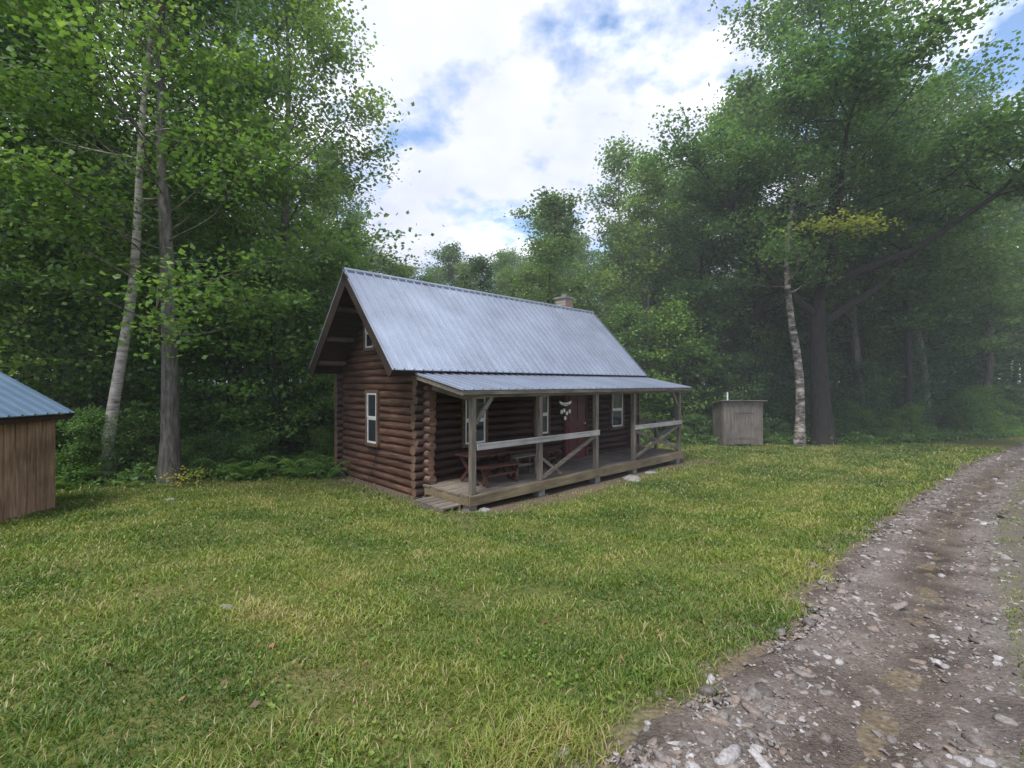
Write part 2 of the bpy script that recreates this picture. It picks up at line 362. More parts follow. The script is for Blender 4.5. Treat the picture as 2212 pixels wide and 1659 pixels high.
M_fall=leafmat('fallen_leaves',[(0,(.09,.05,.03)),(.5,(.20,.11,.06)),(.8,(.28,.18,.08)),(1,(.32,.13,.07))],.15)
fx,fy,fR,_=grass(900,2,20,1.0,31); 
lx=r.uniform(-.9,9.8,900); ly=r.uniform(-1.0,6.6,900)
dcc=np.maximum(np.maximum(-lx,lx-8.9),np.maximum(-ly,ly-5.8)); m_=(dcc>0)&(r.random(900)<1.1-dcc)
ax=P0[0]+lx*U[0]-ly*U[1]; ay=P0[1]+lx*U[1]+ly*U[0]
k2=r.random(len(fx))<.3
fx=np.concatenate([fx[k2],ax[m_]]);fy=np.concatenate([fy[k2],ay[m_]]); n=len(fx)
V,F,t=leafcloud(np.stack([fx,fy,gh(fx,fy)+.03],1),r.uniform(.03,.065,n),r.random(n),r,.4,.8)
link('fallen_leaves',npmesh('fallen_leaves',V,F,[M_fall],{'tint':t}))
# ------------------------------------------------------------------ trees
def make_tree(name,seed,H,cb,R,tr,nb,sub,lpc,ls,lean=(0,0),mats=None,droop=.0,fork=0,topw=.55,clump=.36,lr=.30,wob=.018,fz=5.4,forkaz=None):
    r=np.random.default_rng(seed); b=B()
    def path(p,d,L,m,wander,bend):
        pts=[np.array(p,float)];d=np.array(d,float)
        for i in range(m):
            d=d+r.normal(0,wander,3)+np.array([0,0,bend]); d/=np.linalg.norm(d)
            pts.append(pts[-1]+d*L/m)
        return pts,d
    K=14; tp=[]
    ph=r.uniform(0,6,2)
    for i in range(K+1):
        t=i/K; tp.append(np.array([lean[0]*t*H+wob*H*(math.sin(t*7+ph[0])-math.sin(ph[0]))*min(1,t*3),lean[1]*t*H+wob*H*math.sin(t*4+ph[1])*t,t*H-.15*(i==0)]))
    trr=[tr*(1.0-.86*(i/K)**.9)*(1.35 if i==0 else 1) for i in range(K+1)]
    if fork: trr=[q*(1 if i<=K*fz/H+.5 else .62) for i,q in enumerate(trr)]
    b.tube(tp,trr,12)
    tpA=np.array(tp)
    def at(z):
        t=np.clip(z/H,0,1)*K; i=int(min(t,K-1)); f=t-i
        return tpA[i]*(1-f)+tpA[i+1]*f, trr[i]*(1-f)+trr[i+1]*f
    cl=[];cs=[]
    def limb(p,d,L,rad,nsub,bend):
        pts,_=path(p,d,L,7,.13,bend)
        b.tube(pts,[rad*(1-.85*i/7) for i in range(8)],6)
        P_=np.array(pts)
        for j in range(nsub):
            f=r.uniform(.22,1.0)**.8; t=f*7; i=int(min(t,6)); q=P_[i]*(1-(t-i))+P_[i+1]*(t-i)
            dd=P_[i+1]-P_[i]; dd/=np.linalg.norm(dd)
            sd=dd*.6+r.normal(0,.6,3)*np.array([1,1,.45])+np.array([0,0,.12-droop]); sd/=np.linalg.norm(sd)
            SL=(.22+.28*r.random())*L*(1.15-.6*f)+.25
            sp,_=path(q,sd,SL,3,.15,-.02-droop*.3)
            b.tube(sp,[max(.006,rad*.28*(1-.25*k)) for k in range(4)],4)
            for k in (1,2,3):
                if r.random()<.85: cl.append(sp[k]); cs.append(r.uniform(.6,1.3))
        cl.append(P_[-1]); cs.append(1)
    if fork:
        for i in range(fork):
            az=(forkaz[i] if forkaz else i*6.28/fork)+r.uniform(-.15,.15); p,rr=at(fz+i*.35-.3)
            ez=(.35,.75,.55,.9,.45)[i%5]
            d=np.array([math.cos(az),math.sin(az),ez]); d/=np.linalg.norm(d)
            pts,dl_=path(p,d,H*.46,10,.10,.075); b.tube(pts,[trr[3]*(.62-.055*k) for k in range(11)],8)
            for q in (7,8,9,10):
                for _k in range(2):
                    a2=r.uniform(0,6.28); limb(pts[q],[math.cos(a2),math.sin(a2),.35],R*r.uniform(.24,.40),rr*.13,sub,.02)
            for j in range(nb//(fork+1)):
                f=r.uniform(.6,1); q=pts[int(f*10)]; a2=r.uniform(0,6.28)
                limb(q,[math.cos(a2),math.sin(a2),.4+.4*r.random()],R*r.uniform(.3,.55),rr*.2,sub,.03)
    for i in range(nb):
        rel=(i+.5)/nb; z=cb+(H*.985-cb)*rel
        p,rr=at(z); az=i*2.399+r.uniform(-.5,.5)
        pr=(math.sin(math.pi*(.2+.76*rel**.9)))**topw
        L=R*pr*r.uniform(.62,1.15); el=.12+.95*rel**1.3-droop
        limb(p,[math.cos(az)*math.cos(el),math.sin(az)*math.cos(el),math.sin(el)],L,max(.012,rr*lr),sub,.03-droop*.1)
    cl=np.array(cl);cs=np.array(cs)
    nl=np.maximum(6,(lpc*cs*r.uniform(.5,1.4,len(cs)))).astype(int)
    ci=np.repeat(np.arange(len(cl)),nl); n=len(ci)
    off=r.normal(0,1,(n,3))*np.array([clump,clump,clump*.42])*cs[ci][:,None]
    cent=cl[ci]+off
    ct=r.normal(.5,.2,len(cl)); tt=np.clip(ct[ci]+r.normal(0,.13,n)+off[:,2]*.25,0,.94)
    LV,LF,lt=leafcloud(cent,ls*r.uniform(.65,1.25,n),tt,r,.55,.85)
    BV=np.array(b.v); nb_=len(BV); BF=np.array(b.f)
    V=np.concatenate([BV,LV]); F=np.concatenate([BF,LF+nb_]); mi=np.concatenate([np.zeros(len(BF)),np.ones(len(LF))])
    return npmesh(name,V,F,mats or [M_bark,M_leaf],{'tint':np.concatenate([np.zeros(nb_),lt])},mi=mi,smooth=mi<.5)
T_m1=make_tree('maple_a',1,16,3.2,4.7,.225,54,9,30,.13,lr=.20)
T_m2=make_tree('maple_b',2,17,4.2,4.2,.22,46,9,26,.14,lean=(.02,.01))
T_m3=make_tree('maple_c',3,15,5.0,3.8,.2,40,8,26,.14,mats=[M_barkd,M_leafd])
T_bi=make_tree('birch_a',4,15,7.2,2.8,.155,30,8,20,.12,lean=(.13,.0),mats=[M_birch,M_leaf],wob=.012)
T_bi2=make_tree('birch_b',5,15,7.0,2.6,.15,30,8,20,.12,lean=(-.01,.02),mats=[M_birch,M_leafd])
T_bi3=make_tree('birch_c',25,15,6.4,3.0,.20,34,8,22,.13,lean=(.008,-.02),mats=[M_birch2,M_leaf],wob=.022)
T_big=make_tree('maple_big',6,18,8.2,6.0,.40,34,9,30,.15,mats=[M_barkd,M_leaf],fork=5,fz=5.3,forkaz=[-.15,2.9,1.2,-1.5,-.75])
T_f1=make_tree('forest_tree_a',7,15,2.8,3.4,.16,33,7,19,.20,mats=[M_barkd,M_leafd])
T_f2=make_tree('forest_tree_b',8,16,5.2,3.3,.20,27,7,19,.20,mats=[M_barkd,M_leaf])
T_s1=make_tree('slim_tree',9,14,3.0,2.3,.13,34,6,18,.15,mats=[M_bark,M_leaf],topw=.9)
T_sp=make_tree('sapling',12,6,.6,1.7,.045,28,6,13,.13,mats=[M_barkd,M_sap],clump=.28,topw=.8)
T_sd=make_tree('dark_sapling',13,6,.4,1.9,.045,28,6,14,.14,mats=[M_barkd,M_leafd],clump=.30,topw=.6)
B1=make_tree('bush_a',10,2.6,.1,1.5,.025,20,5,17,.12,mats=[M_barkd,M_leaf],clump=.26)
B2=make_tree('bush_b',11,3.6,.15,1.5,.03,22,5,16,.13,mats=[M_barkd,M_sap],clump=.29)
def plant(name,me,x,y,rz=0,sc=1,parent=None): return link(name,me,(x,y,float(gh(x,y))-.05),rz,sc,parent)
plant('maple_tree',T_m1,-8.7,12.0,2.3,1.0)
plant('maple_tree',T_m2,-8.4,17.5,2.0,1.05)
plant('birch_tree',T_bi,-10.7,12.35,-.12,1.0)
plant('maple_tree',T_m2,-14.5,12.5,1.0,.95)
plant('maple_tree',T_m1,-17.5,15.5,3.0,1.0)
plant('maple_tree',T_m1,-12.2,17.6,4.0,1.1)
plant('maple_tree',T_big,12.9,19.6,0,1.0)
plant('birch_tree',T_bi3,11.5,18.9,0,.95)
plant('maple_tree',T_m2,16.8,22.8,.3,1.0)
plant('maple_tree',T_m1,12.8,26,1.3,1.05)
plant('maple_tree',T_m2,21.0,24.0,5.3,1.0)
plant('maple_tree',T_m3,18.9,22.6,4.3,1.0)
plant('maple_tree',T_m1,25.5,25.5,2.3,.95)
plant('slender_tree',T_s1,5.9,26.5,.3,1.12)
plant('slender_tree',T_s1,8.6,27.5,2.3,1.08)
plant('slender_tree',T_s1,2.6,29.5,4.1,.98)
plant('maple_tree',T_m3,9.7,24.5,1.1,.85)
for i,(a,b_,s_) in enumerate([(-10.3,14.6,1.1),(-13.4,12.2,1.0),(-7.3,14.3,1.05),(-6.3,16.0,1.1),(-15.8,12.0,1.0),(-11.9,14.0,1.0),(-5.6,17.4,.9),(-8.9,14.6,1.1),(7.4,21.6,1.0),(5.4,22.2,1.0),(8.8,22.8,1.2)]):
    plant('young_maple_tree',T_sp,a,b_,i*1.3,s_)
for i,(a,b_,s_) in enumerate([(10.3,21.0,.6),(12.2,22.0,.65),(14.4,22.2,.65),(16.2,21.7,.55),(17.7,23.3,.75),(19.8,23.5,.7),(21.4,25.0,.9),(23.6,26.0,.85),(26.2,27.2,.9),(11.2,23.8,.9),(15.6,24.8,1.0),(19.0,26.0,1.1),(23.0,28.0,1.1),(28.5,28.6,.9)]):
    plant('young_maple_tree',T_sd,a,b_,i*1.7,s_)
forest=empty('forest'); und=empty('forest_undergrowth')
rr=random.Random(4)
def cap(k):
    return float(np.interp(k,[-.36,-.29,-.24,-.19,-.15,-.04,-.01,.06,.12,.2,.3,.36,.42],[9,.34,.335,.315,.285,.265,.30,.41,.41,.53,.50,.50,9]))
placed=[(-8.7,12),(-8.4,17.5),(-10.7,12.3),(-14.5,12.5),(-17.5,15.5),(-12.2,17.6),(12.9,19.6),(13.5,22),(11.5,19),(16.8,22.8),(12.8,26),(21,24),(25.5,25.5),(5.9,26.5),(8.6,27.5),(2.6,29.5),(9.7,24.5),(18.9,22.6),(15.3,21.2)]
yv=11.5
cnt=0
while yv<54:
    st=3.2 if yv<32 else 4.8
    xv=-1.35*yv-5
    while xv<1.35*yv+6:
        x_=xv+rr.uniform(-1.3,1.3); y_=yv+rr.uniform(-1.3,1.3); xv+=st*(1.3 if x_<-6 and y_>19 else 1)
        if y_<float(forest_edge(x_))+1.2: continue
        d_=float(road_d(x_,y_))
        if -1.6<d_<5.0 and x_<36: continue
        if min((x_-a)**2+(y_-b_)**2 for a,b_ in placed)<4.5: continue
        me_,H_,R_=rr.choice([(T_f1,15,3.4),(T_f2,16,3.3),(T_f2,16,3.3),(T_m3,15,3.8),(T_bi2,15,2.6),(T_s1,14,2.3)])
        sc=rr.uniform(.8,1.12)
        cmin=min(cap((x_+e_)/y_) for e_ in (-R_*sc*.7,0,R_*sc*.7))
        hmax=EYE+cmin*y_
        if H_*sc>hmax:
            me_,H_=(T_f1,15) if rr.random()<.6 else (T_s1,14)
            sc=hmax/H_*rr.uniform(.86,1.03)
        placed.append((x_,y_)); cnt+=1
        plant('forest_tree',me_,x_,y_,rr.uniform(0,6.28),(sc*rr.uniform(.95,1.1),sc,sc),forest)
    yv+=st*.95
for i in range(95):
    a=rr.uniform(-1.0,1.1); R_=rr.uniform(34,52); x_=R_*math.sin(a); y_=R_*math.cos(a)
    if (-1.5<float(road_d(x_,y_))<4.6 and x_<36) or y_<float(forest_edge(x_))+4: continue
    plant('forest_tree',T_sd,x_,y_,rr.uniform(0,6.28),(1.9,1.9,rr.uniform(1.0,1.4)),forest)
for i in range(8): plant('forest_tree',T_sd,37+rr.uniform(0,5),27+i*1.1+rr.uniform(-.4,.4),i,(1.5,1.5,1.2),forest)
for i in range(520):
    x_=rr.uniform(-30,34); y_=float(forest_edge(x_))+abs(rr.gauss(0,1))*4+.4
    if -1.2<float(road_d(x_,y_))<4.6: continue
    if abs(x_/y_)>1.5: continue
    sc=rr.uniform(.25,.8)*min(1,.5+.12*(y_-float(forest_edge(x_))))
    lx_,ly_=cab_local(x_,y_)
    if -1.8<lx_<10 and -1<ly_<7.2: continue
    if 8<x_<10.6 and y_<21: continue
    plant('bush',rr.choice([B1,B2,B1]),x_,y_,rr.uniform(0,6.28),sc,und)
def fern_mesh(seed):
    r=np.random.default_rng(seed)
    V=[];F=[];t=[]
    for k in range(10):
        az=r.uniform(0,6.28);L=r.uniform(.4,.8);d=np.array([math.cos(az),math.sin(az),0]);s=np.array([-d[1],d[0],0]);tt=r.random()
        m=13; up_=r.uniform(1.2,1.9)
        for i in range(1,m):
            f=i/m; p=d*L*f*.8+np.array([0,0,L*(up_*f-up_*.72*f*f)]); ll=.17*math.sin(math.pi*min(1,f*.85+.12))*L/.6
            for sg in (-1,1):
                e=p+s*sg*ll+d*.03-np.array([0,0,.03]); wv=d*.013
                b=len(V); V+=[p-wv,p+wv,e+wv*.3,e-wv*.3] ;F.append((b,b+1,b+2,b+3)); t+=[np.clip(tt+r.normal(0,.15),0,1)]*4
    return npmesh('fern',np.array(V),np.array(F),[M_fern],{'tint':np.array(t)})
FM=[fern_mesh(i) for i in range(3)]
fe=empty('fern_patch')
def ferns(n,xa,xb,ya,yb):
    for i in range(n):
        x_=rr.uniform(xa,xb);y_=rr.uniform(ya,yb); lx_,ly_=cab_local(x_,y_)
        if -.3<lx_<9 and -.2<ly_<6: continue
        plant('fern',rr.choice(FM),x_,y_,rr.uniform(0,6.28),rr.uniform(.45,1.35),fe)
ferns(60,-7.8,-4.6,12.4,15.3); ferns(12,-11.0,-8.9,11.4,12.9); ferns(10,-8.6,-6.8,12.1,13.6); ferns(8,-15,-11,11.0,12.6)
for i in range(90):
    x_=rr.uniform(7,26); y_=float(forest_edge(x_))+rr.uniform(-.1,1.6)
    if -1<float(road_d(x_,y_))<4: continue
    plant('fern',rr.choice(FM),x_,y_,rr.uniform(0,6.28),rr.uniform(.4,1.1),fe)
r=np.random.default_rng(77)
nw=19000; wx=r.uniform(-18,30,nw); wy=forest_edge(wx)+r.normal(.6,.65,nw); dl,dm=cab_local(wx,wy)
kk=~((dl>-.5)&(dl<9.2)&(dm>-.3)&(dm<6.2))&((road_d(wx,wy)<-.5))&(vn(wx,wy,1.6,8)+r.normal(0,.25,nw)>-.3)
wx=wx[kk];wy=wy[kk];nw=len(wx)
hz=np.clip(.6+.7*vn(wx,wy,2.7,1),.15,1.3)
V,F,t=leafcloud(np.stack([wx,wy,gh(wx,wy)+.03+r.random(nw)**.7*.5*hz],1),r.uniform(.05,.14,nw),np.clip(.5+.4*vn(wx,wy,2,3)+r.normal(0,.2,nw),0,1),r,.8,.7)
link('edge_weeds',npmesh('edge_weeds',V,F,[M_sap],{'tint':t}))
r=np.random.default_rng(44)
c_=np.array([-8.1,11.6,.22])+r.normal(0,1,(150,3))*np.array([.25,.25,.10])
V,F,t=leafcloud(c_,r.uniform(.05,.09,150),r.random(150),r)
link('yellow_leaf_shrub',npmesh('yellow_leaf_shrub',V,F,[M_yel],{'tint':t}))
b=B(); pb=[(11.5,18.9,7.0),(11.4,18.0,7.5),(11.2,17.0,7.8),(10.9,16.2,7.9),(10.6,15.6,7.85)]
b.tube(pb,[.05,.04,.03,.02,.01],6); b.tube([pb[2],(10.4,16.4,7.85),(9.6,16.2,7.75)],[.03,.02,.008],6); b.tube([pb[2],(11.8,16.4,7.9),(12.5,16.1,7.9)],[.03,.02,.008],6)
cc_=np.stack([r.uniform(9.4,12.6,22),r.normal(16.1,.4,22),7.85+r.normal(0,.16,22)],1)
ce=cc_[r.integers(0,22,760)]+r.normal(0,1,(760,3))*np.array([.28,.28,.10])
V,F,t=leafcloud(ce,r.uniform(.09,.15,760),r.random(760)*.8,r,.4)
BV=np.array(b.v);BF=np.array(b.f)
mi=np.concatenate([np.zeros(len(BF)),np.ones(len(F))])
link('yellow_maple_bough',npmesh('yellow_maple_bough',np.concatenate([BV,V]),np.concatenate([BF,F+len(BV)]),[M_barkd,M_yel],{'tint':np.concatenate([np.zeros(len(BV)),t])},mi=mi))
# ------------------------------------------------------------------ cabin
DZ=.35
cab=empty('log_cabin',(P0[0],P0[1],0),CA)
YW=1.68; YB=5.70; XL=.10; XR=8.25; YR=3.66; ZR=5.17; ZE=2.79; YE=1.42; XO0=-.84; XO1=8.90
sl=(ZR-ZE)/(YR-YE); YE2=5.80; ZE2=ZR-sl*(YE2-YR)
rad=.098; stp=.18
def logtube(b,p,q,seed):
    r=random.Random(seed); p=Vector(p);q=Vector(q); n=max(4,int((q-p).length/.6))
    ra=rad*r.uniform(.93,1.08); pts=[];rd=[]
    for i in range(n+1):
        c=p.lerp(q,i/n)+Vector((0,0,r.uniform(-.008,.008))); pts.append(c); rd.append(ra*r.uniform(.94,1.06))
    b.tube(pts,rd,12,0,1)
bf=B();bgm=B()
z=.17;i=0
while z<ZE+.05:
    logtube(bf,(XL-.24-random.uniform(0,.08),YW,z),(XR+.25,YW,z),i)
    logtube(bf,(XL-.24,YB,z),(XR+.25,YB,z),i+100)
    z+=stp;i+=1
z=.08;i=200
while z<ZR-.25:
    if z<ZE-.12: y0=YW-.22-random.uniform(0,.08);y1=YB+.26+random.uniform(0,.06)
    else:
        dy=(ZR-.10-z)/sl-.08; y0=max(YR-dy,YW-.05);y1=min(YR+dy,YB+.05)
    if y1-y0>.3:
        logtube(bgm,(XL,y0,z),(XL,y1,z),i); logtube(bgm,(XR,y0,z),(XR,y1,z),i+500)
    z+=stp;i+=1
bf.obj('log_walls_long',[M_logx_shade,M_logend],cab,True); bgm.obj('log_walls_gable',[M_logy,M_logend],cab,True)
bi=B(); bi.box(XL+.03,XR-.03,YW+.03,YB-.03,.05,ZE-.1); 
bi.obj('chinking_core',[M_dark],cab)
def roof_side(b,y0,z0,y1,z1,x0,x1,th,rib,rh=.042):
    d=Vector((0,y1-y0,z1-z0)); L=d.length; d.normalize(); nrm=Vector((0,-d.z,d.y)) if d.y>0 else Vector((0,d.z,-d.y))
    M=Matrix(((1,d.x,nrm.x,0),(0,d.y,nrm.y,y0),(0,d.z,nrm.z,z0),(0,0,0,1)))
    b.box(x0,x1,0,L,-th,0,0,M)
    x=x0+.03
    while x<x1-.02:
        b.box(x-.016,x+.016,-.004,L,0.001,rh,0,M)
        b.box(x+.070,x+.080,-.004,L,0.001,.014,0,M); b.box(x+.148,x+.158,-.004,L,0.001,.014,0,M)
        x+=rib
b=B(); roof_side(b,YE,ZE,YR,ZR,XO0,XO1,.02,.2286); roof_side(b,YE2,ZE2,YR,ZR,XO0,XO1,.02,.2286)
b.tube([(XO0-.01,YR,ZR+.02),(XO1+.01,YR,ZR+.02)],[.05,.05],8)
b.obj('metal_roof',[M_roof],cab)
b=B()
for (ya,za) in ((YE+.02,ZE),(YE2-.02,ZE2)):
    d=Vector((0,YR-ya,ZR-za)).normalized(); n=Vector((0,-d.z,d.y)) if d.y>0 else Vector((0,d.z,-d.y))
    L=math.hypot(YR-ya,ZR-za)
    M=Matrix(((1,d.x,n.x,0),(0,d.y,n.y,ya),(0,d.z,n.z,za),(0,0,0,1)))
    b.box(XO0+.036,XO1-.036,.03,L-.02,-.05,-.024,0,M)
    bd=-.20 if ya<3 else -.30
    for xx in (XO0,XO1-.035): b.box(xx,xx+.035,-.02,L-.01,bd,-.023,0,M)
    b.box(XO0+.04,XO1-.04,0,.029,-.17,-.024,0,M)
b.obj('roof_sheathing_and_barge',[M_dark],cab)
b=B()
for yy,zz in ((YR+.62,4.36),(YR+1.28,3.66),(YR+1.85,3.06),(YR,ZR-.2),(YR-.62,4.36),(YR-1.28,3.66),(YR-1.85,3.06)):
    b.tube([(XO0+.06,yy,zz),(XL+.3,yy,zz)],[.07,.07],10,0,0)
    b.tube([(XR-.2,yy,zz),(XO1-.06,yy,zz)],[.07,.07],10,0,0)
M_purl=wood('purlin_wood',[(.3,(.08,.055,.04)),(.7,(.26,.20,.16))],'X')
b.obj('purlin_logs',[M_purl],cab)
b=B(); b.box(7.45,7.87,YR+.15,YR+.6,4.4,ZR+.42); b.box(7.41,7.91,YR+.11,YR+.64,ZR+.422,ZR+.49,1); b.tube([(7.66,YR+.37,ZR+.49),(7.66,YR+.37,ZR+.6)],[.1,.1],12,1,1)
b.obj('brick_chimney',[M_brick,M_stone],cab)
def window(name,c,w,h,zc,face,curt=True,tr=M_white):
    b=B(); t=.075
    def bx(a0,a1,z0,z1,d0,d1,mi):
        if face=='y': b.box(c+a0,c+a1,YW-d1,YW-d0,z0,z1,mi)
        else: b.box(XL-d1,XL-d0,c+a0,c+a1,z0,z1,mi)
    z0=zc-h/2;z1=zc+h/2
    bx(-w/2-t,-w/2,z0-t,z1+t,0,.14,0); bx(w/2,w/2+t,z0-t,z1+t,0,.14,0)
    bx(-w/2,w/2,z1,z1+t,0,.138,0); bx(-w/2,w/2,z0-t,z0,0,.16,0)
    s=.045
    for (a,bb,dd) in ((zc+.0,z1,.132),(z0,zc-.0,.122)):
        bx(-w/2,-w/2+s,a,bb,.09,dd,1); bx(w/2-s,w/2,a,bb,.09,dd,1); bx(-w/2+s,w/2-s,bb-s,bb,.09,dd,1); bx(-w/2+s,w/2-s,a,a+s,.09,dd,1)
    bx(-w/2+s,w/2-s,z0+s,zc-s,.05,.108,2); bx(-w/2+s,w/2-s,zc+s,z1-s,.05,.110,2)
    b.obj(name,[tr,M_white,M_glass],cab)
window('window_gable',3.86,.5,1.25,DZ+1.3,'x',tr=M_logend)
window('window_loft',4.0,.42,.78,DZ+3.45,'x',tr=M_logend)
window('window_front',1.42,.62,1.1,DZ+1.3,'y',tr=M_logend)
window('window_front_middle',3.75,.5,1.05,DZ+1.33,'y',tr=M_logend)
window('window_front_far',7.35,.6,1.1,DZ+1.33,'y',tr=M_logend)
b=B(); b.box(4.75,5.65,YW-.13,YW-.02,DZ+.01,DZ+2.0,0)
for zz in (.2,1.1):
    for xx in (4.87,5.25): b.box(xx,xx+.28,YW-.145,YW-.131,DZ+zz,DZ+zz+.7,0)
b.box(4.66,4.75,YW-.15,YW,DZ,DZ+2.08,1); b.box(5.65,5.74,YW-.15,YW,DZ,DZ+2.08,1); b.box(4.75,5.65,YW-.148,YW,DZ+2.0,DZ+2.08,1)
b.tube([(5.55,YW-.13,DZ+1),(5.55,YW-.2,DZ+1)],[.02,.03],8,2,2)
b.obj('front_door',[M_red,M_darkred,M_galv],cab)
b=B()
rr2=random.Random(2)
yy=.035
while yy<YW-.12:
    zj=rr2.uniform(-.002,.003); b.box(-.03+rr2.uniform(-.01,.01),8.8+rr2.uniform(-.01,.01),yy,yy+.132,DZ-.035+zj,DZ+zj); yy+=.14
b.obj('deck_boards',[M_grayx],cab)
b=B(); b.box(-.01,4.4,-.005,.033,DZ-.20,DZ-.004); b.box(4.41,8.78,-.004,.034,DZ-.21,DZ-.006)
b.box(-.02,.02,.034,YW-.15,DZ-.2,DZ-.04); b.box(8.74,8.78,.036,YW-.1,DZ-.2,DZ-.04)
b.box(.1,8.7,.8,.84,DZ-.19,DZ-.04)
b.obj('deck_fascia',[M_fascia],cab,bevel=.004)
b=B()
for xx in (.12,2.1,4.2,5.95,8.5): b.box(xx-.1,xx+.1,.06,.26,-.08,DZ-.212)
for xx in (-.02,8.15): 
    b.box(xx,xx+.3,YW-.12,YW+.18,-.1,.075); b.box(xx,xx+.3,YB-.15,YB+.15,-.1,.075)
b.obj('foundation_blocks',[M_stone],cab,bevel=.008)
PX=[.13,2.05,4.15,5.92,8.58]; PT=2.235
b=B()
for xx in PX: b.box(xx-.055,xx+.055,.036,.146,DZ+.004,PT)
b.box(.06,.16,YW-.22,YW-.12,DZ+.004,PT+.2)
b.box(8.5,8.6,YW-.22,YW-.12,DZ+.004,PT+.2)
b.box(8.53,8.63,.84,.93,DZ+.004,DZ+.95)
b.obj('porch_posts',[M_grayz],cab,bevel=.006)
b=B(); b.box(-.12,8.9,.025,.145,PT,PT+.12)
b.beam((.19,.085,DZ+1.38),(.62,.085,PT-.0),.06,.09); b.beam((8.52,.085,DZ+1.42),(8.15,.085,PT),.06,.09)
b.beam((.13,.15,PT-.02),(.13,YW-.12,PT+.2),.05,.1)
b.beam((8.57,.15,PT-.02),(8.57,YW-.12,PT+.2),.05,.1)
xx=.3
while xx<8.9: b.beam((xx,-.10,PT+.13),(xx,YW-.1,PT+.13+.31),.045,.08); xx+=.61
b.obj('porch_beams_and_braces',[M_grayx],cab)
b=B()
b.box(PX[0]+.056,PX[2]+.04,-.012,.028,DZ+.86,DZ+.95); b.box(PX[3]-.05,PX[4]+.05,-.012,.028,DZ+.88,DZ+.97)
b.box(PX[0]+.056,PX[2]+.04,-.015,.034,DZ+.952,DZ+.985); b.box(PX[3]-.05,PX[4]+.05,-.015,.034,DZ+.972,DZ+1.0)
b.beam((8.61,.14,DZ+.93),(8.61,YW-.2,DZ+.93),.035,.09)
b.beam((8.58,.14,DZ+.05),(8.58,YW-.25,DZ+.9),.035,.08); b.beam((8.64,.14,DZ+.9),(8.64,YW-.25,DZ+.05),.035,.08)
b.obj('porch_rails',[M_rail],cab,bevel=.004)
b=B()
b.beam((PX[1]+.06,.06,DZ+.06),(PX[2]-.07,.06,DZ+.85),.04,.085)
b.beam((PX[1]+.06,.1,DZ+.5),(PX[1]+.75,.1,DZ+.06),.03,.07)
b.beam((PX[3]+.06,.055,DZ+.12),(PX[4]-.07,.055,DZ+.84),.035,.08); b.beam((PX[3]+.06,.1,DZ+.84),(PX[4]-.07,.1,DZ+.12),.035,.08)
b.obj('rail_braces',[M_grayx],cab)
b=B(); roof_side(b,-.13,2.39,1.52,2.72,-.28,9.02,.008,.2286,.03)
b.obj('porch_metal_roof',[M_roof],cab)
b=B(); b.box(-.26,9.0,-.115,-.09,2.30,2.375); b.beam((-.24,-.1,2.33),(-.24,1.5,2.65),.03,.10); b.beam((8.98,-.1,2.33),(8.98,1.5,2.65),.03,.10)
for k in range(4): b.box(-.26,9.0,.15+k*.38,.22+k*.38,2.39+(.15+k*.38+.13)*.2-.035,2.39+(.15+k*.38+.13)*.2-.012)
b.obj('porch_roof_framing',[M_grayx],cab)
def W2(x,y,z): return (P0[0]+x*U[0]-y*U[1],P0[1]+x*U[1]+y*U[0],z)
sg=empty('hanging_porch_sign',W2(2.95,.09,2.04),CA)
b=B(); n=16; top=[];bot=[]
for i in range(n+1):
    t=i/n*2-1; xx=t*.21; top.append((xx,.02+.045*abs(t)**3)); bot.append((xx,-.055*(1-abs(t)**3.0)+.02*abs(t)))
pts=bot+top[::-1]
for yv_ in (-.012,.012):
    for (a,c2) in pts: b.v.append((a,yv_,c2))
m_=len(pts); b.f.append(tuple(range(m_))); b.m.append(0); b.f.append(tuple(range(m_,2*m_))[::-1]); b.m.append(0)
for i in range(m_): j=(i+1)%m_; b.f.append((i,i+m_,j+m_,j)); b.m.append(0)
rs=random.Random(9); xx=-.13
while xx<.12:
    w_=rs.uniform(.012,.022); b.box(xx,xx+w_*.3,-.016,-.0125,-.03,rs.choice([.0,.01]),1); b.box(xx+w_*.3,xx+w_,-.016,-.0125,-.03,-.021,1); xx+=w_+.01
for s_ in (-.18,.18): b.tube([(s_,0,.05),(s_,0,.2)],[.004,.004],5,2)
for mx,mz in ((-.14,-.19),(-.05,-.16),(.05,-.23),(.15,-.19),(-.01,-.34)):
    b.tube([(mx,0,-.03),(mx,0,mz+.05)],[.003,.003],4,2)
    b.tube([(mx,0,mz-.045),(mx,0,mz-.02),(mx,0,mz-.0195),(mx,0,mz+.025),(mx,0,mz+.04)],[.027,.027,.029,.029,.018],12,0,2)
    b.tube([(mx,0,mz-.06),(mx,0,mz-.046)],[.030,.030],12,1,1)
M_cream,nt,o=newmat('cream_paint'); bsdf(nt,o,ramp(nt,noise(nt,20),[(.3,(.32,.30,.25)),(.6,(.52,.49,.43))]),.6)
b.obj('sign_board_and_mugs',[M_cream,M_dark,M_blk],sg)
